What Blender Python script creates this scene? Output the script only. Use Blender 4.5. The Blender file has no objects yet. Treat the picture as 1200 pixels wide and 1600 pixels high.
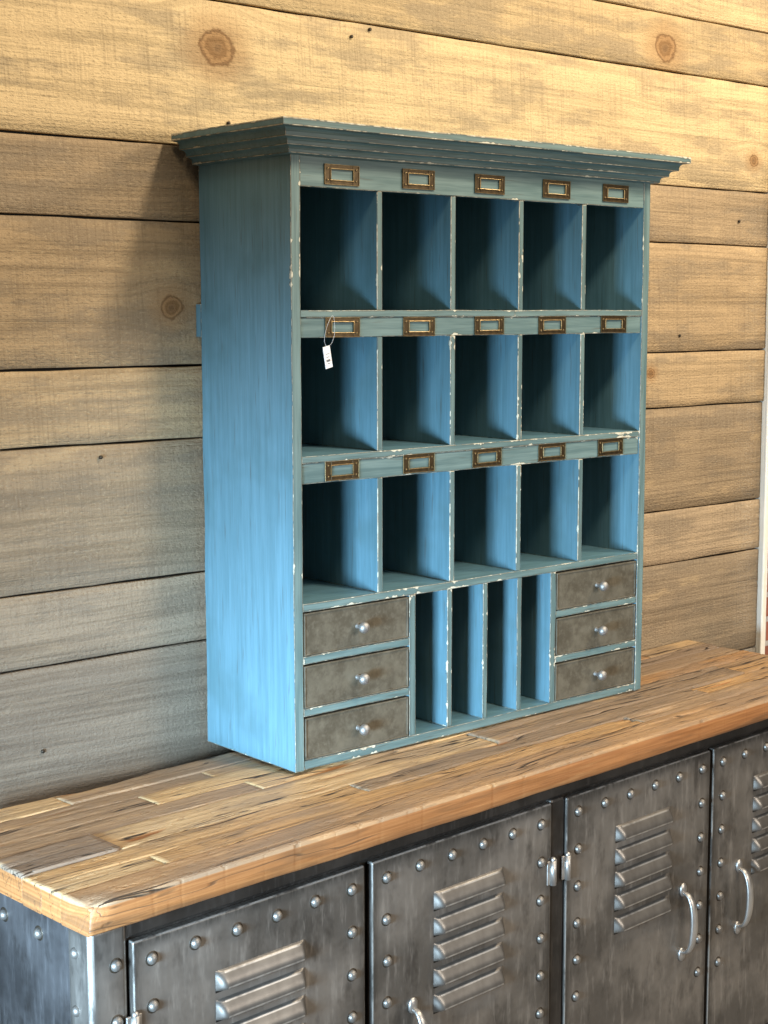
import bpy, bmesh, math, random
import numpy as np
from mathutils import Vector, Matrix, noise
random.seed(7)
S=bpy.context.scene
COL=S.collection

# ------------------------------------------------------------------ node helpers
class N:
    def __init__(s,name):
        s.mat=bpy.data.materials.new(name); s.mat.use_nodes=True
        s.t=s.mat.node_tree; s.t.nodes.clear()
        s.out=s.t.nodes.new('ShaderNodeOutputMaterial')
        s.b=s.t.nodes.new('ShaderNodeBsdfPrincipled')
        s.t.links.new(s.b.outputs[0],s.out.inputs[0])
        s.tcn=s.t.nodes.new('ShaderNodeTexCoord'); s.tc=s.tcn.outputs['Object']
    def put(s,sock,v):
        if v is None: return
        if isinstance(v,bpy.types.NodeSocket): s.t.links.new(v,sock)
        else:
            if isinstance(v,(tuple,list)) and len(v)==3 and sock.type=='RGBA': v=(*v,1)
            sock.default_value=v
    def m(s,op,a,b=None,c=None):
        n=s.t.nodes.new('ShaderNodeMath'); n.operation=op
        s.put(n.inputs[0],a); s.put(n.inputs[1],b); s.put(n.inputs[2],c); return n.outputs[0]
    def vm(s,op,a,b=None):
        n=s.t.nodes.new('ShaderNodeVectorMath'); n.operation=op
        s.put(n.inputs[0],a); s.put(n.inputs[1],b)
        return n.outputs['Value'] if op in('DOT_PRODUCT','LENGTH') else n.outputs[0]
    def sep(s,v):
        n=s.t.nodes.new('ShaderNodeSeparateXYZ'); s.put(n.inputs[0],v); return n.outputs
    def comb(s,x,y,z):
        n=s.t.nodes.new('ShaderNodeCombineXYZ'); s.put(n.inputs[0],x);s.put(n.inputs[1],y);s.put(n.inputs[2],z); return n.outputs[0]
    def noise(s,vec,scale=1,detail=3,rough=.55,dist=0):
        n=s.t.nodes.new('ShaderNodeTexNoise'); s.put(n.inputs['Vector'],vec)
        n.inputs['Scale'].default_value=scale;n.inputs['Detail'].default_value=detail
        n.inputs['Roughness'].default_value=rough;n.inputs['Distortion'].default_value=dist
        return n.outputs[0]
    def ramp(s,v,lo,hi,a=0.0,b=1.0):
        n=s.t.nodes.new('ShaderNodeMapRange'); n.interpolation_type='SMOOTHSTEP'
        s.put(n.inputs[0],v);s.put(n.inputs[1],lo);s.put(n.inputs[2],hi);s.put(n.inputs[3],a);s.put(n.inputs[4],b); return n.outputs[0]
    def mix(s,f,a,b,mode='MIX'):
        n=s.t.nodes.new('ShaderNodeMix'); n.data_type='RGBA'; n.blend_type=mode
        s.put(n.inputs[0],f); s.put(n.inputs[6],a); s.put(n.inputs[7],b); return n.outputs[2]
    def attr(s,name):
        n=s.t.nodes.new('ShaderNodeAttribute'); n.attribute_name=name; return n.outputs['Color']
    def bump(s,h,strength,dist):
        n=s.t.nodes.new('ShaderNodeBump'); n.inputs['Strength'].default_value=strength;n.inputs['Distance'].default_value=dist
        s.put(n.inputs['Height'],h); s.put(s.b.inputs['Normal'],n.outputs[0]); return n
    def edist(s):
        n=s.t.nodes.new('ShaderNodeAttribute'); n.attribute_name='ed'
        q=s.sep(n.outputs['Color'])
        return s.m('MINIMUM',s.m('MINIMUM',q[0],q[1]),s.m('MINIMUM',q[2],n.outputs['Alpha']))
    def fin(s,col,rough=.6,metal=0.0,spec=.4):
        s.put(s.b.inputs['Base Color'],col);s.put(s.b.inputs['Roughness'],rough);s.put(s.b.inputs['Metallic'],metal)
        s.b.inputs['Specular IOR Level'].default_value=spec
        return s.mat

# ------------------------------------------------------------------ materials
def paint(name,axis,dark=1.0,wear=1.0):
    n=N(name)
    k={'x':(4,80,80),'z':(80,80,3.5),'y':(80,4,80)}[axis]
    v=n.vm('MULTIPLY',n.tc,k)
    st=n.noise(v,1,3,.7)
    bl=n.noise(n.tc,6,3,.6)
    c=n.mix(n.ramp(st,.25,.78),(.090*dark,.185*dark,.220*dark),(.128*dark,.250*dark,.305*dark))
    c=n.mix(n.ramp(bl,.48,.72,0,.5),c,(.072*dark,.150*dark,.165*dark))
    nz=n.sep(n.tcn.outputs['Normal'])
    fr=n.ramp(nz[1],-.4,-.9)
    front_shade=n.mix(n.ramp(st,.3,.7),(.072*dark,.120*dark,.117*dark),(.145*dark,.208*dark,.195*dark))  # front faces painted greyer, standing in for their lack of cool light
    c=n.mix(n.m('MULTIPLY',fr,.93),c,front_shade)
    sp=n.noise(v,2.4,2,.7)
    c=n.mix(n.ramp(sp,.60,.74,0,.5),c,(.07,.065,.045))
    if wear>0:
        d=n.edist()
        en=n.noise(n.tc,60,2,.6); en2=n.noise(n.tc,9,1,.5)
        thr=n.m('ADD',n.m('MULTIPLY',en,.55),n.m('MULTIPLY',en2,.6))
        wd=n.m('ADD',n.m('MULTIPLY',n.ramp(thr,.63,.80),.0048*wear),n.m('MULTIPLY',n.ramp(thr,.46,.54),.0010))
        mk=n.ramp(n.m('SUBTRACT',wd,d),0.0,.0006)
        dk=n.ramp(n.m('SUBTRACT',n.m('ADD',wd,.0018),d),0.0,.0014)
        c=n.mix(n.m('MULTIPLY',dk,.5),c,(.07,.055,.035))
        c2=n.mix(n.ramp(en,.45,.60),(.40,.33,.23),(.60,.57,.45))
        c=n.mix(n.m('MULTIPLY',mk,.85),c,c2)
    n.bump(n.noise(v,1,2,.7),.35,.0014)
    return n.fin(c,n.ramp(bl,.3,.7,.40,.56),0,.4)
P_V=paint('blue_paint_side','z'); P_I=paint('blue_paint_divider_shaded','z',.86); P_H=paint('blue_paint_horizontal','x',.97); P_C=paint('blue_paint_crown','x',.95,.5)  # divider copy darkened: shade inside the cells put into the paint
P_B=paint('blue_paint_back_shaded','z',.15,0)  # same paint darkened heavily to stand in for shade deep in the cells

KNOTS=[(.063,1.372,.034),(1.423,1.516,.034),(-.054,.871,.022),(1.80,1.262,.016),(1.39,.705,.012)]
def wallwood():
    n=N('rough_sawn_plank')
    base=n.attr('plank'); at=n.sep(n.attr('rnd')); r2=at[1]
    p=n.sep(n.tc); x,z=p[0],p[2]
    zz=z; warp=None;kd=None
    for (xk,zk,r) in KNOTS:
        dx=n.m('SUBTRACT',x,xk);dz=n.m('SUBTRACT',z,zk)
        d2=n.m('MULTIPLY_ADD',n.m('MULTIPLY',dx,dx),.7,n.m('MULTIPLY',dz,dz))
        w=n.m('POWER',2.718,n.m('MULTIPLY',d2,-1/(2*(1.9*r)**2)))
        ww=n.m('MULTIPLY',n.m('MULTIPLY',w,dz),-.85)
        kk=n.m('DIVIDE',n.m('SQRT',d2),r)
        warp=ww if warp is None else n.m('ADD',warp,ww)
        kd=kk if kd is None else n.m('MINIMUM',kd,kk)
    off=n.m('MULTIPLY',r2,9.0)
    xo=n.m('ADD',x,off)
    wob=n.noise(n.comb(n.m('MULTIPLY',xo,1.0),0.0,n.m('MULTIPLY',z,3.0)),1,0)
    zz=n.m('ADD',n.m('MULTIPLY_ADD',wob,.05,z),warp)
    g1=n.noise(n.comb(n.m('MULTIPLY',xo,1.4),0.0,n.m('MULTIPLY',zz,55.0)),1,4,.75)
    saw=n.noise(n.comb(n.m('MULTIPLY_ADD',z,14.0,n.m('MULTIPLY',x,240.0)),off,n.m('MULTIPLY',z,4.0)),1,2,.75)
    blot=n.noise(n.comb(n.m('MULTIPLY',xo,2.6),7.0,n.m('MULTIPLY',z,11.0)),1,4,.72)
    spk=n.noise(n.comb(n.m('MULTIPLY',x,110.0),1.0,n.m('MULTIPLY',z,190.0)),1,2,.7)
    c=n.mix(n.ramp(g1,.32,.68,.70,1.20),(0,0,0),base)
    c=n.mix(n.ramp(blot,.47,.60,0,.70),c,n.mix(.65,base,(.17,.14,.105)))
    c=n.mix(n.ramp(blot,.43,.34,0,.50),c,n.mix(.5,base,(.70,.50,.27)))
    c=n.mix(n.m('MULTIPLY',n.ramp(saw,.46,.70,0,.50),n.ramp(blot,.38,.56,.30,1.0)),c,n.mix(.7,base,(.13,.09,.055)))
    c=n.mix(n.ramp(spk,.54,.72,0,.48),c,n.mix(.75,base,(.12,.08,.045)))
    c=n.mix(n.ramp(spk,.44,.30,0,.35),c,n.mix(.5,base,(.74,.60,.38)))
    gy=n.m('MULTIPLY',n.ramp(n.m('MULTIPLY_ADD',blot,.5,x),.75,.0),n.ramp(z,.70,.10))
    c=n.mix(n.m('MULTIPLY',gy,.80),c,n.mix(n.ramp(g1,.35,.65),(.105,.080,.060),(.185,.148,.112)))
    kn=n.noise(n.tc,30,3,.65)
    kdn=n.m('MULTIPLY_ADD',n.m('SUBTRACT',kn,.5),.9,kd)
    rg=n.m('SINE',n.m('MULTIPLY',kdn,10.0))
    kc=n.mix(n.ramp(rg,-.9,.9),(.20,.105,.042),(.33,.19,.085))
    kc=n.mix(n.ramp(kdn,.42,.15,0,.7),kc,(.10,.05,.022))
    c=n.mix(n.ramp(kdn,2.8,1.0,0,.55),c,(.36,.21,.095))
    c=n.mix(n.ramp(kdn,1.15,.85,0,.85),c,kc)
    c=n.mix(n.ramp(n.m('ABSOLUTE',n.m('SUBTRACT',kdn,.92)),.13,.02,0,.5),c,(.10,.05,.022))
    hb=n.noise(n.comb(x,off,n.m('MULTIPLY',z,80.0)),1,3,.75)
    n.bump(n.m('MULTIPLY_ADD',hb,.8,n.m('MULTIPLY',spk,.7)),.95,.0042)
    return n.fin(c,.85,0,.2)
M_WALL=wallwood()

def topwood():
    n=N('reclaimed_countertop_wood')
    base=n.attr('plank'); at=n.sep(n.attr('rnd')); r2=at[1]; r3=at[2]
    p=n.sep(n.tc); x,y,z=p
    off=n.m('MULTIPLY',r2,13.0); xo=n.m('ADD',x,off)
    wb=n.noise(n.comb(n.m('MULTIPLY',xo,2.0),n.m('MULTIPLY',y,4.0),0.0),1,1)
    yy=n.m('MULTIPLY_ADD',wb,.035,y)
    g1=n.noise(n.comb(n.m('MULTIPLY',xo,2.4),n.m('MULTIPLY',yy,130.0),n.m('MULTIPLY',z,70.0)),1,4,.72)
    cr=n.noise(n.comb(n.m('MULTIPLY',xo,1.3),n.m('MULTIPLY',yy,30.0),n.m('MULTIPLY',z,16.0)),1,3,.6)
    gt=n.noise(n.comb(n.m('MULTIPLY',xo,2.4),n.m('MULTIPLY',y,14.0),4.0),1,1)
    crm=n.m('MULTIPLY',n.ramp(n.m('ABSOLUTE',n.m('SUBTRACT',cr,.5)),n.m('MULTIPLY_ADD',r3,.012,.008),.002),n.ramp(gt,.44,.54))
    edgeface=n.ramp(z,-.0055,-.0085)
    crm=n.m('MULTIPLY',crm,n.ramp(edgeface,0,1,1,.6))
    bl=n.noise(n.comb(n.m('MULTIPLY',xo,3.6),n.m('MULTIPLY',y,13.0),0.0),1,4,.70)
    wide=n.noise(n.comb(n.m('MULTIPLY',x,2.0),n.m('MULTIPLY',y,5.0),9.0),1,3,.6)
    pit=n.noise(n.comb(n.m('MULTIPLY',x,38.0),n.m('MULTIPLY',y,150.0),off),1,2,.7)
    c=n.mix(n.ramp(g1,.32,.68,.66,1.22),(0,0,0),base)
    c=n.mix(n.ramp(bl,.51,.62,0,.60),c,n.mix(.35,(.17,.125,.09),base))
    c=n.mix(n.ramp(bl,.44,.34,0,.40),c,(.54,.34,.165))
    c=n.mix(n.ramp(wide,.50,.62,0,.60),c,(.235,.165,.11))
    c=n.mix(n.ramp(pit,.58,.72,0,.40),c,(.11,.07,.04))
    ebl=n.noise(n.comb(n.m('MULTIPLY',xo,4.0),2.0,n.m('MULTIPLY',z,40.0)),1,3,.6)
    eg=n.noise(n.comb(n.m('MULTIPLY',xo,5.0),2.0,n.m('MULTIPLY',z,260.0)),1,2,.6)
    ce=n.mix(n.ramp(eg,.3,.7),(.235,.092,.028),(.35,.152,.052))
    ce=n.mix(n.ramp(ebl,.50,.68,0,.65),ce,(.13,.062,.026))
    ce=n.mix(n.ramp(ebl,.42,.3,0,.35),ce,(.42,.22,.09))
    c=n.mix(edgeface,c,ce)
    c=n.mix(crm,c,(.030,.018,.011))
    hb=n.noise(n.comb(n.m('MULTIPLY',xo,2.4),n.m('MULTIPLY',yy,130.0),n.m('MULTIPLY',z,70.0)),1,3,.7)
    h=n.m('SUBTRACT',hb,n.m('MULTIPLY_ADD',crm,1.3,n.m('MULTIPLY',n.ramp(pit,.5,.75),.4)))
    bmp=n.bump(h,.8,.0045)
    n.put(bmp.inputs['Strength'],n.ramp(edgeface,0,1,.75,.25))
    return n.fin(c,n.ramp(g1,.3,.7,.70,.48),0,.35)
M_TOP=topwood()

def steel(name,base=(.20,.178,.155),smudge=.5,edged=True,metal=.72):
    n=N(name)
    a=n.noise(n.vm('MULTIPLY',n.tc,(1,1,1.2)),6,4,.6)
    b=n.noise(n.vm('MULTIPLY',n.tc,(80,80,12)),1,3,.7)
    sm=n.noise(n.vm('MULTIPLY',n.tc,(18,18,9)),1,4,.7)
    c=n.mix(n.ramp(a,.35,.65),tuple(q*.65 for q in base),tuple(q*1.25 for q in base))
    c=n.mix(n.ramp(sm,.50,.70,0,smudge),c,(.035,.029,.024))
    c=n.mix(n.ramp(b,.52,.72,0,.34),c,tuple(min(1,q*2.0) for q in base))
    if edged:
        d=n.edist()
        c=n.mix(n.m('MULTIPLY',n.ramp(d,.024,.002),n.ramp(b,.38,.62,.25,.8)),c,(.04,.034,.028))
        e=n.m('MULTIPLY',n.ramp(d,.0038,.001),n.ramp(sm,.38,.56))
        c=n.mix(n.m('MULTIPLY',e,.7),c,(.44,.41,.37))
    r=n.ramp(b,.3,.7,.36,.52)
    n.bump(n.noise(n.tc,7,2,.6),.3,.009)
    return n.fin(c,r,metal,.5)
M_DOOR=steel('worn_steel'); M_FRAME=steel('blackened_steel',(.05,.043,.037),.6,False); M_SIDE=steel('grey_steel_sheet',(.12,.115,.115),.5,False)
M_RIV=steel('rivet_steel',(.19,.172,.152),.2,False); M_HAND=steel('worn_nickel',(.42,.395,.365),.25,False,.9)
def louvermat():
    n=N('pressed_louver_steel')
    a=n.noise(n.vm('MULTIPLY',n.tc,(30,30,20)),1,2,.6)
    d=n.edist()
    c=n.mix(n.ramp(a,.3,.7),(.125,.11,.096),(.175,.157,.137))
    c=n.mix(n.m('MULTIPLY',n.ramp(d,.0030,.0006),n.ramp(a,.35,.55,.3,.9)),c,(.50,.46,.41))  # highlight along the lip and top outline painted into the steel colour
    q=n.sep(n.attr('ed'))
    c=n.mix(n.ramp(q[1],.0050,.0022),c,(.02,.017,.014))  # shade of the opening below the lip painted as dark colour
    return n.fin(c,.40,.72,.5)
M_LOUV=louvermat()
def galv():
    n=N('aged_galvanised_sheet')
    v=n.t.nodes.new('ShaderNodeTexVoronoi'); v.inputs['Scale'].default_value=55
    n.put(v.inputs['Vector'],n.tc)
    a=n.noise(n.tc,16,4,.72); b=n.noise(n.tc,80,2,.7)
    c=n.mix(n.ramp(a,.36,.64),(.072,.060,.040),(.150,.132,.096))
    c=n.mix(n.ramp(b,.48,.72,0,.45),c,(.185,.165,.125))
    c=n.mix(n.m('MULTIPLY',v.outputs['Distance'],.5),c,(.085,.072,.050))
    n.bump(n.noise(n.tc,16,2,.7),.4,.0025)
    return n.fin(c,n.ramp(a,.3,.7,.60,.46),.25,.4)
M_GALV=galv()
def simple(name,c1,c2,scale,rough,metal,spec=.5):
    n=N(name); a=n.noise(n.tc,scale,2,.6)
    c=n.mix(n.ramp(a,.35,.65),c1,c2)
    return n.fin(c,rough,metal,spec)
M_BRASS=simple('antique_bronze',(.070,.048,.025),(.105,.072,.037),60,.38,.85)
M_RIM=simple('rubbed_brass_rim',(.20,.14,.065),(.30,.21,.10),80,.34,.9)
M_PIN=simple('dark_pin',(.03,.024,.018),(.06,.045,.03),90,.5,.6)
M_KNOB=simple('dull_pewter',(.26,.245,.225),(.36,.34,.315),90,.52,.8)
M_TAG=simple('white_card',(.70,.71,.73),(.75,.76,.78),20,.7,0)
M_INK=simple('black_ink',(.04,.04,.05),(.08,.08,.1),20,.7,0)
M_WHITE=simple('cream_painted_trim',(.90,.85,.74),(.93,.89,.80),6,.5,0)
M_DARK=simple('dark_gap_backing',(.012,.010,.008),(.02,.017,.014),6,.9,0)
M_FLOOR=simple('concrete',(.26,.25,.24),(.34,.33,.31),3,.6,0)
def brick():
    n=N('red_brick'); v=n.t.nodes.new('ShaderNodeTexBrick'); p=n.sep(n.tc)
    n.put(v.inputs['Vector'],n.comb(p[0],p[2],0.0)); v.inputs['Scale'].default_value=1
    v.inputs['Brick Width'].default_value=.2;v.inputs['Row Height'].default_value=.07;v.inputs['Mortar Size'].default_value=.008
    v.inputs['Color1'].default_value=(.36,.12,.07,1);v.inputs['Color2'].default_value=(.26,.09,.055,1);v.inputs['Mortar'].default_value=(.5,.46,.42,1)
    a=n.noise(n.tc,40,3,.7)
    n.bump(n.m('MULTIPLY',v.outputs['Fac'],-1.0),.6,.006)
    return n.fin(n.mix(n.ramp(a,.4,.7,0,.4),v.outputs['Color'],(.12,.06,.05)),.85)
M_BRICK=brick()

# ------------------------------------------------------------------ geometry helpers
def link(name,bm,mat,parent=None,smooth=False):
    me=bpy.data.meshes.new(name); bm.normal_update(); bm.to_mesh(me); bm.free()
    for mm in (mat if isinstance(mat,list) else [mat]): me.materials.append(mm)
    if smooth:
        for p in me.polygons: p.use_smooth=True
    o=bpy.data.objects.new(name,me); COL.objects.link(o)
    if parent: o.parent=parent
    return o
def boxed(o,x0,x1,y0,y1,z0,z1):
    me=o.data; lo=(x0,y0,z0); hi=(x1,y1,z1)
    at=me.attributes.new('ed','FLOAT_COLOR','CORNER'); buf=np.zeros((len(me.loops),4),dtype=np.float32)
    for p in me.polygons:
        n=[abs(q) for q in p.normal]; ax=n.index(max(n))
        if n[ax]<.9: continue
        o2=[i for i in range(3) if i!=ax]
        for li in p.loop_indices:
            c=me.vertices[me.loops[li].vertex_index].co
            buf[li]=(c[o2[0]]-lo[o2[0]],hi[o2[0]]-c[o2[0]],c[o2[1]]-lo[o2[1]],hi[o2[1]]-c[o2[1]])
    at.data.foreach_set('color',buf.ravel()); return o
def addbox(bm,x0,x1,y0,y1,z0,z1,bev=0.0,seg=2,mi=0):
    n0=len(bm.faces)
    r=bmesh.ops.create_cube(bm,size=1)
    vs=r['verts']
    for v in vs:
        v.co=Vector((x0 if v.co.x<0 else x1,y0 if v.co.y<0 else y1,z0 if v.co.z<0 else z1))
    for f in set(f for v in vs for f in v.link_faces): f.material_index=mi
    if bev>0:
        es=list(set(e for v in vs for e in v.link_edges))
        rr=bmesh.ops.bevel(bm,geom=es,offset=bev,segments=seg,affect='EDGES',profile=.5)
        for f in rr['faces']: f.material_index=mi
def box(name,x0,x1,y0,y1,z0,z1,mat,parent,bev=.0012,wob=0,seg=2):
    bm=bmesh.new(); addbox(bm,x0,x1,y0,y1,z0,z1,bev,seg)
    if wob:
        for ax in range(3):
            L=(x1-x0,y1-y0,z1-z0)[ax]
            k=int(L/.04)
            if k<2: continue
            o0=(x0,y0,z0)[ax]
            for i in range(1,k):
                pl=[0,0,0];pl[ax]=o0+L*i/k; no=[0,0,0];no[ax]=1
                bmesh.ops.bisect_plane(bm,geom=bm.verts[:]+bm.edges[:]+bm.faces[:],plane_co=pl,plane_no=no)
    o=boxed(link(name,bm,mat,parent),x0,x1,y0,y1,z0,z1)
    if wob:
        for v in o.data.vertices:
            v.co+=noise.noise_vector(v.co*11+Vector((x0*7,z0*5,1)))*wob
    return o
def empty(name,loc=(0,0,0),rz=0):
    o=bpy.data.objects.new(name,None); COL.objects.link(o); o.location=loc; o.rotation_euler=(0,0,rz); o.empty_display_size=.1
    return o
def lathe(bm,prof,seg=20,cen=(0,0,0),mi=0):
    rings=[]
    for r,h in prof:
        if r<1e-6: rings.append([bm.verts.new((cen[0],cen[1]-h,cen[2]))])
        else: rings.append([bm.verts.new((cen[0]+r*math.cos(2*math.pi*i/seg),cen[1]-h,cen[2]+r*math.sin(2*math.pi*i/seg))) for i in range(seg)])
    for a,b in zip(rings,rings[1:]):
        for i in range(seg):
            j=(i+1)%seg; f=None
            if len(a)==1 and len(b)>1: f=bm.faces.new((a[0],b[j],b[i]))
            elif len(b)==1 and len(a)>1: f=bm.faces.new((a[i],a[j],b[0]))
            elif len(a)>1: f=bm.faces.new((a[i],a[j],b[j],b[i]))
            if f: f.material_index=mi
def tube(bm,pts,rad,seg=10,flat=1.0):
    pts=[Vector(p) for p in pts]; rings=[]
    for i,p in enumerate(pts):
        t=(pts[min(i+1,len(pts)-1)]-pts[max(i-1,0)]).normalized()
        u=t.cross(Vector((1,0,0)) if abs(t.x)<.9 else Vector((0,0,1))).normalized(); w=t.cross(u)
        r=rad[i] if isinstance(rad,list) else rad
        rings.append([bm.verts.new(p+u*r*math.cos(2*math.pi*k/seg)*flat+w*r*math.sin(2*math.pi*k/seg)) for k in range(seg)])
    for a,b in zip(rings,rings[1:]):
        for i in range(seg):
            j=(i+1)%seg; bm.faces.new((a[i],a[j],b[j],b[i]))
    bm.faces.new(rings[0][::-1]); bm.faces.new(rings[-1])
def plank(bm,lays,x0,x1,y0,y1,z0,z1,col,rnd,bev=.003,amp=.001,step=.03,front_div=4,top_div=4,sd=0,gouge=0,hf=.5):
    sec=[]
    for i in range(front_div+1): sec.append((y0,z0+bev+(z1-z0-2*bev)*i/front_div))
    for i in range(top_div+1): sec.append((y0+bev+(y1-y0-2*bev)*i/top_div,z1))
    sec+= [(y1,z1-bev),(y1,z0+bev),(y1-bev,z0),(y0+bev,z0)]
    nx=max(2,int((x1-x0)/step)); rings=[]
    for i in range(nx+1):
        x=x0+(x1-x0)*i/nx
        ring=[]
        for (y,z) in sec:
            q=Vector((x*6+sd,y*11+sd*.7,z*11))
            d=noise.noise_vector(q)*amp + noise.noise_vector(q*4)*amp*hf
            if i in(0,nx): d.x*=.3
            if gouge and z>z1-bev*1.5:
                g=noise.noise(Vector((x*6+sd,y*50,sd)))
                if g>.28: d.z-=(g-.28)*gouge
            ring.append(bm.verts.new(Vector((x,y,z))+d))
        rings.append(ring)
    m=len(sec); fs=[]
    for a,b in zip(rings,rings[1:]):
        for i in range(m):
            j=(i+1)%m; fs.append(bm.faces.new((a[i],b[i],b[j],a[j])))
            fs[-1].smooth=True
    fs.append(bm.faces.new(rings[0])); fs.append(bm.faces.new(rings[-1][::-1]))
    for f in fs:
        for l in f.loops: l[lays[0]]=(*col,1); l[lays[1]]=(*rnd,1)

# ------------------------------------------------------------------ setting: floor, wall
bm=bmesh.new()
vs=[bm.verts.new(c) for c in ((-6,-6,-.9),(6,-6,-.9),(6,3,-.9),(-6,3,-.9))]; bm.faces.new(vs)
fl=link('floor',bm,M_FLOOR); fl['kind']='structure'

WY=.311
wall=empty('plank_wall',(0,WY,0)); 
wall['label']='rough sawn tan timber plank wall behind the blue cabinet'; wall['category']='wall'
seams=[-.9,-.62,-.34,-.075,.205,.345,.615,.758,1.036,1.180,1.461,1.599,1.80,2.02]
wc=[(.27,.24,.2)]*3+[(.33,.25,.165),(.45,.335,.215),(.34,.25,.155),(.47,.335,.19),(.41,.29,.165),(.36,.26,.155),(.62,.46,.25),(.50,.365,.195),(.60,.44,.24),(.5,.36,.18)]
bm=bmesh.new(); lays=(bm.loops.layers.float_color.new('plank'),bm.loops.layers.float_color.new('rnd'))
for i in range(len(seams)-1):
    g=.0020
    plank(bm,lays,-1.3,1.874,.0+random.uniform(-.002,.0015),.02,seams[i]+g,seams[i+1]-g,wc[i],(random.random(),random.random(),random.random()),bev=.002,amp=.0019,step=.05,front_div=6,top_div=1,sd=i*3.1)
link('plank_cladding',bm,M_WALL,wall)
box('backing_board',-1.3,1.874,.019,.04,-.9,2.02,M_DARK,wall,0)
for (x,z) in [(-.22,.59),(-.36,.045),(.085,1.23),(1.50,.80),(.40,1.46-.03),(.45,1.45),(1.22,1.25),(1.74,1.10)]:
    bm=bmesh.new(); lathe(bm,[(0.0035,0),(.0035,.004),(.0012,.005),(0,.0052)],10,(x,-.001,z)); link('nail_head',bm,M_PIN,wall,True)
trim=empty('window_casing',(1.876,WY,0)); trim['label']='cream painted vertical casing at end of plank wall'; trim['category']='trim'
box('casing_board',0,.026,-.012,.03,-.9,2.02,M_WHITE,trim,.002); box('casing_bead',-.004,.006,-.018,-.0125,-.9,2.02,M_WHITE,trim,.001)
box('window_frame',.0265,.22,-.008,.03,.22,2.02,M_WHITE,trim,.002)
bw=empty('brick_wall',(1.904,WY,0)); bw['label']='red brick wall beyond the cream casing'; bw['category']='wall'
box('brick_face',0,.5,-.006,.12,-.9,.218,M_BRICK,bw,0)

# ------------------------------------------------------------------ locker sideboard
B=math.radians(2.7)
lock=empty('metal_sideboard',(0,0,0),B)
lock['label']='long worn grey steel locker sideboard with reclaimed wood top'; lock['category']='sideboard'
bm=bmesh.new(); lays=(bm.loops.layers.float_color.new('plank'),bm.loops.layers.float_color.new('rnd'))
rows=[-.30,-.222,-.168,-.112,-.020,.036,.098,.145,.21]
pal=[(.45,.265,.115),(.27,.185,.115),(.52,.34,.165),(.39,.215,.095),(.23,.165,.115),(.48,.295,.135),(.33,.22,.13),(.53,.36,.19)]
TH=-.047
rd=random.Random(23)
for ri in range(len(rows)-1):
    x=-.65; last=None
    while x<1.534:
        L=rd.uniform(.35,1.25)
        if ri==0: L=2.3
        if ri and x==-.65: L=rd.uniform(.12,.7)
        x2=min(1.535,x+L)
        if 1.535-x2<.15: x2=1.535
        dz=rd.uniform(-.0045,0.0) if ri else 0
        pc=rd.choice([q for q in pal if q is not last]); last=pc
        if ri==0: pc=(.40,.24,.12)
        plank(bm,lays,x+.0004,x2-.0004,rows[ri]+.0004,rows[ri+1]-.0004,TH,dz,pc,(rd.random(),rd.random(),rd.random()),bev=.003 if ri==0 else .002,amp=.0020,step=.009,front_div=3,top_div=12,sd=rd.random()*50,gouge=.013,hf=.25)
        x=x2
for v in bm.verts:
    d=(v.co-Vector((-.65,-.30,0))).length
    if d<.05:
        k=(1-d/.05); v.co+=Vector((.010,.012,-.010))*k*k*1.3
top=link('wood_countertop',bm,M_TOP,lock); top['label']='reclaimed plank wood top, cracked and golden brown'
FZ=-.047-.0035
LX0,LX1=-.625,1.505
box('cabinet_body',LX0+.002,LX1,-.255,.185,-.84,FZ-.004,M_FRAME,lock,.004)
box('side_sheet',LX0-.002,LX0+.0015,-.245,.18,-.83,FZ-.006,M_SIDE,lock,.001)
box('top_rail',LX0,LX1,-.2635,-.24,-.083,FZ-.001,M_FRAME,lock,.003)
bm=bmesh.new(); addbox(bm,LX0-.004,-.560,-.2665,-.20,-.84,FZ-.002,.012,5)
boxed(link('corner_post',bm,M_DOOR,lock,True),LX0-.004,-.560,-.2665,-.20,-.84,FZ-.002)
box('corner_post',1.462,LX1,-.2665,-.20,-.84,FZ-.002,M_DOOR,lock,.006)
box('center_post',.424,.467,-.268,-.24,-.84,-.0835,M_FRAME,lock,.006)
box('bottom_rail',-.559,1.461,-.264,-.24,-.84,-.805,M_FRAME,lock,.003)
for sx in (LX0+.01,LX1-.06):
    for sy in (-.25,.12): box('foot',sx,sx+.05,sy,sy+.05,-.9,-.841,M_FRAME,lock,.003)
def grab(name,bm,mat,smooth=True):
    o=link(name,bm,mat,None,smooth); me=o.data; bpy.data.objects.remove(o); return me
bm=bmesh.new(); lathe(bm,[(.0122,0),(.0118,.0009),(.0092,.0011)],20,mi=1); lathe(bm,[(.0092,.0008),(.0090,.0030),(.0078,.0056),(.0056,.0078),(.0030,.0089),(0,.0093)],20); RVM=grab('rivet',bm,[M_RIV,M_PIN])
bm=bmesh.new(); lay=bm.loops.layers.float_color.new('ed')
lw,lh=.188,.037; nu=44; nv=32
grid=[]
for j in range(nv+1):
    t=j/nv
    if t<.12: pv=.34*math.sin(t/.12*math.pi/2)
    elif t<.72: pv=.34+.66*math.sin((t-.12)/.60*math.pi/2)
    elif t<.92: pv=math.cos((t-.72)/.20*math.pi/2)**.55
    else: pv=0
    row=[]
    for i in range(nu+1):
        u=i/nu; u=.5+.5*math.copysign(abs(2*u-1)**.55,u-.5); X=(u-.5)*lw
        e=min(u,1-u)*lw; e=min(1,e/.015); su=math.sin(e*math.pi/2)**.8 if e>0 else 0
        row.append((bm.verts.new((X,-.0165*su*pv-.0004,-t*lh)),e,t,su*pv))
    grid.append(row)
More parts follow.
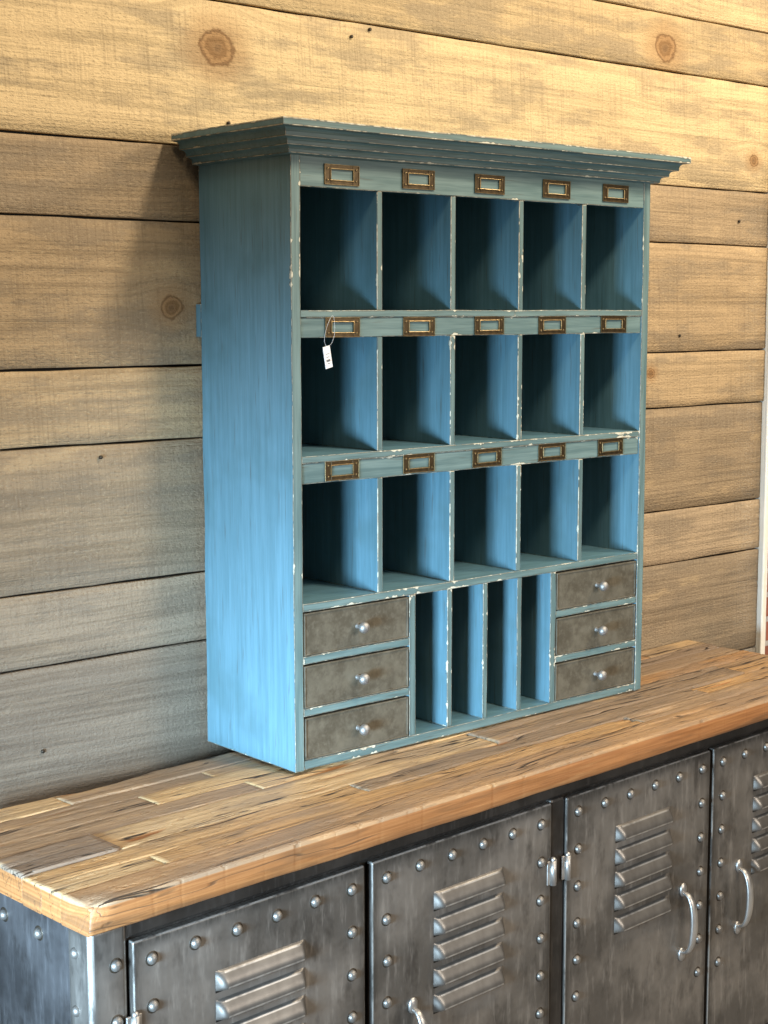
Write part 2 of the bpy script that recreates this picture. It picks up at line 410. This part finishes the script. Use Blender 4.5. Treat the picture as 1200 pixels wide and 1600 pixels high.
for a,b in zip(grid,grid[1:]):
    for i in range(nu):
        q=(a[i],b[i],b[i+1],a[i+1]); f=bm.faces.new([w[0] for w in q])
        for l,w in zip(f.loops,q):
            t=w[2]
            l[lay]=(abs(t-.74)*lh+(1-w[1])*.02, (1-t)*lh if t>.8 else .03, .03, abs(t-.11)*lh+.0006+(1-w[1])*.02)
LVM=grab('louver',bm,M_LOUV)
bm=bmesh.new()
pts=[];rad=[]
for i in range(29):
    t=i/28; a=math.pi*t
    pts.append((0,-.004-.029*math.sin(a)**.7,.066*math.cos(a))); rad.append(.0060+.0045*math.sin(a))
tube(bm,pts,rad,14,.62)
for sz in(-1,1):
    bmesh.ops.create_uvsphere(bm,u_segments=14,v_segments=8,radius=1,matrix=Matrix.Translation((0,-.002,sz*.073))@Matrix.Diagonal((.0115,.0060,.0155,1)))
HM=grab('handle',bm,M_HAND)
bm=bmesh.new()
bmesh.ops.create_cone(bm,segments=16,radius1=.0065,radius2=.0065,depth=.05,cap_ends=True)
bmesh.ops.create_uvsphere(bm,u_segments=12,v_segments=8,radius=.006,matrix=Matrix.Translation((0,0,.026)))
addbox(bm,-.014,.014,.002,.0065,-.024,.024,.001)
HGM=grab('hinge',bm,M_HAND)
def inst(name,me,parent,loc):
    o=bpy.data.objects.new(name,me); COL.objects.link(o); o.parent=parent; o.location=loc; return o
DF=-.272
doors=[(-.556,-.0745),(-.0575,.4225),(.4685,.9555),(.968,1.4585)]
hand_x=[-.168,.040,.861,1.074]
hinge_x=[-.557,.4235,.4675,1.459]
for k,(s0,s1) in enumerate(doors):
    d=box('door',s0,s1,DF,-.2562,-.80,-.088,M_DOOR,lock,.004,0,3)
    c=(s0+s1)/2+(.006 if k>0 else .008)
    for j in range(5): inst('louver',LVM,d,(c,DF,-.181-.049*j))
    for i in range(6): inst('rivet',RVM,d,(s0+.034+(s1-s0-.066)*i/5,DF+.0004,-.123+rd.uniform(-.001,.001)))
    for j in range(1,7):
        for sx in (s0+.034,s1-.032):
            inst('rivet',RVM,d,(sx+rd.uniform(-.001,.001),DF+.0004,-.123-.077*j))
    inst('handle',HM,d,(hand_x[k],DF,-.452))
    inst('hinge',HGM,d,(hinge_x[k],DF-.004,-.228)); inst('hinge',HGM,d,(hinge_x[k],DF-.004,-.66))
for j in range(3): inst('rivet',RVM,lock,(-.584,-.2661,-.118-.09*j))
for j in range(4):
    o=inst('rivet',RVM,lock,(LX0-.0018,-.225+.105*j,-.098)); o.rotation_euler=(0,0,-math.pi/2)
for j in range(2):
    o=inst('rivet',RVM,lock,(LX0-.0018,-.225,-.19-.09*j)); o.rotation_euler=(0,0,-math.pi/2)

# ------------------------------------------------------------------ blue cabinet
W,D,H,HT,CP=1.0,.291,1.148,1.198,.061
T=.0215; Z0=.0012
cab=empty('pigeonhole_cabinet'); cab['label']='distressed blue wooden pigeonhole cabinet standing on the plank top'; cab['category']='cabinet'
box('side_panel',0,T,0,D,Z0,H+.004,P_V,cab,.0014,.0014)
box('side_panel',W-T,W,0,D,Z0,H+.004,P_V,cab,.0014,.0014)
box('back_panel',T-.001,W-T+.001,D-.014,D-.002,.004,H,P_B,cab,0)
z1,z2,z3,z4,z5,z6=1.087,.865,.815,.597,.545,.321
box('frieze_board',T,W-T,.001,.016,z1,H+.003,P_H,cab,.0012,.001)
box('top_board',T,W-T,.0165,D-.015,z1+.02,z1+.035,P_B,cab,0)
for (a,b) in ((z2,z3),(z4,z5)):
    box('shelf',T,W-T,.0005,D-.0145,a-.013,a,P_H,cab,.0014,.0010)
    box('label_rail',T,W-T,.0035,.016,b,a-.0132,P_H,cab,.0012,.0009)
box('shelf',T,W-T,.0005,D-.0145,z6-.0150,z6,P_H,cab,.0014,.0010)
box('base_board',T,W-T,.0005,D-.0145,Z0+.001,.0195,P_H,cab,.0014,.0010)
cw=(W-2*T)/5; dt=.0132
for (za,ztop,zb) in ((z2+.0002,z1,z1+.0195),(z4+.0002,z3,z3+.036),(z6+.0002,z5,z5+.0385)):
    for k in range(1,5):
        X=T+cw*k
        bm=bmesh.new()
        pr=[(.002,za),(.002,ztop-.0003),(.0168,ztop-.0003),(.0168,zb),(D-.0147,zb),(D-.0147,za)]
        L=[bm.verts.new((X-dt/2,y,z)) for y,z in pr];R_=[bm.verts.new((X+dt/2,y,z)) for y,z in pr]
        bm.faces.new(L);bm.faces.new(R_[::-1])
        for i in range(6):
            j=(i+1)%6; bm.faces.new((L[j],L[i],R_[i],R_[j]))
        bmesh.ops.recalc_face_normals(bm,faces=bm.faces[:])
        bmesh.ops.bevel(bm,geom=bm.edges[:],offset=.0012,segments=1,affect='EDGES')
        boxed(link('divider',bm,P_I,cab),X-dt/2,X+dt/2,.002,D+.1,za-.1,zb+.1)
zb0,zb1=.0197,z6-.0152
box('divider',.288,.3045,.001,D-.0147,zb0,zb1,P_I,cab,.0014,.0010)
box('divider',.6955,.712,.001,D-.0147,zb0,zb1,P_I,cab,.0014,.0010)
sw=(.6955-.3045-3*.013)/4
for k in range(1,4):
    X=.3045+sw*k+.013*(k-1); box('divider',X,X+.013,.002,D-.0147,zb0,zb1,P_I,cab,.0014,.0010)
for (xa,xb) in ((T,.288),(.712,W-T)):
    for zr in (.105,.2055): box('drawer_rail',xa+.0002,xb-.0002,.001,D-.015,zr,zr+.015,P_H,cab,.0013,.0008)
bm=bmesh.new(); lathe(bm,[(.0055,0),(.0045,.003),(.004,.009),(.0075,.0125),(.0108,.017),(.0112,.021),(.0095,.0255),(.006,.0285),(0,.030)],24); KM=grab('knob',bm,M_KNOB)
for (xa,xb) in ((T,.288),(.712,W-T)):
    for (za,zb_) in ((.0197,.105),(.12,.2055),(.2205,.3058)):
        g=.0024; x0,x1=xa+g+rd.uniform(0,.001),xb-g-rd.uniform(0,.001); a,b=za+.001,zb_-g-rd.uniform(0,.0015)
        d=box('drawer',x0,x1,.0022,.24,a,b,M_GALV,cab,.0016,.0009)
        bm=bmesh.new(); rim=.0035
        addbox(bm,x0,x1,.0002,.003,a,a+rim,.0008);addbox(bm,x0,x1,.0002,.003,b-rim,b,.0008)
        addbox(bm,x0,x0+rim,.0004,.0032,a+rim,b-rim,.0008);addbox(bm,x1-rim,x1,.0004,.0032,a+rim,b-rim,.0008)
        link('folded_rim',bm,M_GALV,d)
        inst('knob',KM,d,((x0+x1)/2,.0021,(a+b)/2))
# crown
prof=[(0,1.142,0),(.0115,1.1425,0),(.0140,1.1440,1),(.0145,1.1500,0),(.0165,1.1535,0),(.0215,1.1555,0),(.0280,1.1560,1),(.0285,1.1625,0),(.0305,1.1660,0),(.0355,1.1680,0),(.0430,1.1685,1),(.0435,1.1760,0),(.0450,1.1800,0),(.0490,1.1830,0),(.0600,1.1840,1),(.0612,1.1850,1),(.0612,1.1965,1),(.0600,HT,1),(0,HT,0)]
bm=bmesh.new(); lay=bm.loops.layers.float_color.new('ed')
def segp(a,b,n): return [(a[0]+(b[0]-a[0])*i/n,a[1]+(b[1]-a[1])*i/n) for i in range(n)]
rings=[];n1,n2=8,26
for (q,z,cv) in prof:
    path=segp((-q,D),(-q,-q),n1)+segp((-q,-q),(W+q,-q),n2)+segp((W+q,-q),(W+q,D),n1)+[(W+q,D)]
    rings.append([Vector((x,y,z)) for x,y in path])
vr=[[bm.verts.new(c) for c in r] for r in rings]
for k in range(len(prof)-1):
    wlen=math.hypot(prof[k+1][0]-prof[k][0],prof[k+1][1]-prof[k][1])
    A,Bb=vr[k],vr[k+1]; q=prof[k][0]
    for i in range(len(A)-1):
        f=bm.faces.new((A[i],A[i+1],Bb[i+1],Bb[i]))
        for l in f.loops:
            up=l.vert in (Bb[i],Bb[i+1]); c=l.vert.co
            dlo=(wlen if up else 0) if prof[k][2] else .05
            dhi=(0 if up else wlen) if prof[k+1][2] else .05
            if n1<=i<n1+n2: e1=c.x+q+.0005;e2=W+q-c.x+.0005
            else: e1=c.y+q+.0005;e2=D-c.y+.0005
            l[lay]=(dlo,dhi,abs(e1),abs(e2))
f=bm.faces.new([bm.verts.new(c) for c in ((.0005,.0005,HT-.0005),(W-.0005,.0005,HT-.0005),(W-.0005,D,HT-.0005),(.0005,D,HT-.0005))])
for l in f.loops: l[lay]=(.05,.05,.05,.05)
bmesh.ops.recalc_face_normals(bm,faces=bm.faces[:])
for v in bm.verts:
    d=noise.noise_vector(Vector((v.co.x*6,v.co.y*6,v.co.z*3)))*.0012; v.co+=d
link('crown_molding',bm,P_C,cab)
box('hanging_cleat',.001,.12,D+.0002,D+.0185,.813,.878,P_V,cab,.0015)
box('hanging_cleat',W-.12,W-.001,D+.0002,D+.0185,.813,.878,P_V,cab,.0015)
def holder():
    bm=bmesh.new(); w,h=.083,.037; ow,oh=.052,.0185
    y0,y1=-.0014,0
    addbox(bm,-w/2,-ow/2,y0,y1,-h/2,h/2,.0006,1); addbox(bm,ow/2,w/2,y0,y1,-h/2,h/2,.0006,1)
    addbox(bm,-ow/2,ow/2,y0+.0001,y1,oh/2,h/2,.0005,1); addbox(bm,-ow/2,ow/2,y0+.0001,y1,-h/2,-oh/2,.0005,1)
    e=.0022
    for (a,b,c,d) in ((-ow/2-e,ow/2+e,oh/2,oh/2+e),(-ow/2-e,ow/2+e,-oh/2-e,-oh/2),(-ow/2-e,-ow/2,-oh/2,oh/2),(ow/2,ow/2+e,-oh/2,oh/2)):
        addbox(bm,a,b,-.0034,-.0010,c,d,.0007,2,1)
    for (a,b,c,d) in ((-w/2,w/2,h/2-.0013,h/2),(-w/2,w/2,-h/2,-h/2+.0013),(-w/2,-w/2+.0013,-h/2+.0013,h/2-.0013),(w/2-.0013,w/2,-h/2+.0013,h/2-.0013)):
        addbox(bm,a,b,-.0026,-.0011,c,d,.0003,1,1)
    for sx in(-1,1):
        for sz in(-1,1):
            lathe(bm,[(.0022,.001),(.0022,.0026),(.0014,.0036),(0,.0039)],8,(sx*(w/2-.0075),0,sz*(h/2-.008)),1)
    return bm
HBM=grab('label_holder',holder(),[M_BRASS,M_RIM],False)
for zc,yy in ((1.113,.0006),(.8335,.0031),(.5655,.0031)):
    for k in range(5):
        o=inst('label_holder',HBM,cab,(T+cw*(k+.5)+rd.uniform(-.003,.003)+.002,yy,zc+rd.uniform(-.0015,.0015)))
        o.rotation_euler=(0,rd.uniform(-.012,.012),0)

# price tag
tag=empty('price_tag',(.075,-.006,.799)); tag['label']='small white price tag hanging from a brass label holder'; tag['category']='tag'
bm=bmesh.new(); addbox(bm,-.0095,.0095,-.0006,.0006,-.041,0,.0002,1); tb=link('tag_card',bm,M_TAG,tag); tb.rotation_euler=(0,-.20,.15)
bm=bmesh.new()
for i,(w_,h_) in enumerate([(.010,.0008),(.008,.0008),(.011,.005),(.007,.0008)]):
    zc=-.014-.0060*i
    if i==2:
        for q in range(7): addbox(bm,-.005+q*.0015,-.005+q*.0015+.0006,-.0011,-.0007,zc-.003,zc+.001)
    else: addbox(bm,-w_/2,w_/2,-.0011,-.0007,zc-h_,zc)
pt=link('printed_marks',bm,M_INK,tag); pt.rotation_euler=tb.rotation_euler
bm=bmesh.new(); pts=[]
for i in range(33):
    t=i/32*2*math.pi; pts.append((.010+.014*math.sin(t)*(.75+.25*math.cos(t))-.010*math.cos(t/2)**2,-.004-.003*math.sin(t/2),.028-.028*math.cos(t)))
tube(bm,pts,.00026,6); link('string_loop',bm,M_TAG,tag,True)

# ------------------------------------------------------------------ camera
a,p,r=0.71293,0.12738,-0.00154; f=2432.785
C=Vector((-1.73307,-2.25970,0.86044))
F=Vector((math.sin(a)*math.cos(p),math.cos(a)*math.cos(p),-math.sin(p)))
R0=F.cross(Vector((0,0,1))).normalized(); U0=R0.cross(F)
R1=R0*math.cos(r)+U0*math.sin(r); U1=-R0*math.sin(r)+U0*math.cos(r)
cam=bpy.data.cameras.new('camera'); co=bpy.data.objects.new('camera',cam); COL.objects.link(co)
m=Matrix((R1,U1,-F)).transposed().to_4x4(); m.translation=C; co.matrix_world=m
cam.sensor_fit='VERTICAL'; cam.sensor_height=36; cam.lens=f/1600*36; cam.clip_end=100; cam.clip_start=.05
S.camera=co

# ------------------------------------------------------------------ light
def area(name,loc,target,power,col,sx,sy,spread=180):
    l=bpy.data.lights.new(name,'AREA'); l.energy=power; l.color=col; l.shape='RECTANGLE'; l.size=sx; l.size_y=sy; l.spread=math.radians(spread)
    o=bpy.data.objects.new(name,l); COL.objects.link(o); o.location=loc
    o.rotation_euler=(Vector(target)-Vector(loc)).to_track_quat('-Z','Y').to_euler(); return o
area('window_light',(-2.05,-.95,.14),(.15,0,-.04),21,(.50,.75,1.0),.6,.4,50)
area('ceiling_light',(.55,-1.5,2.7),(.55,.3,.9),56,(1.0,.87,.68),.3,.3)
area('ceiling_light',(2.1,-1.2,2.3),(1.7,.3,.5),52,(1.0,.86,.66),.4,.4)
area('ceiling_light',(-1.1,-1.1,2.4),(-.5,.3,.6),12,(1.0,.85,.64),.4,.4)
area('front_fill',(1.2,-3.3,1.2),(.6,-.2,-.5),30,(1.0,.93,.84),2.0,.6,110)  # unseen fill lamp added to brighten the fronts
w=bpy.data.worlds.new('World'); S.world=w; w.use_nodes=True
bg=w.node_tree.nodes['Background']; bg.inputs[0].default_value=(1.0,.95,.88,1); bg.inputs[1].default_value=.11
S.view_settings.view_transform='Standard'; S.view_settings.look='None'; S.view_settings.exposure=0
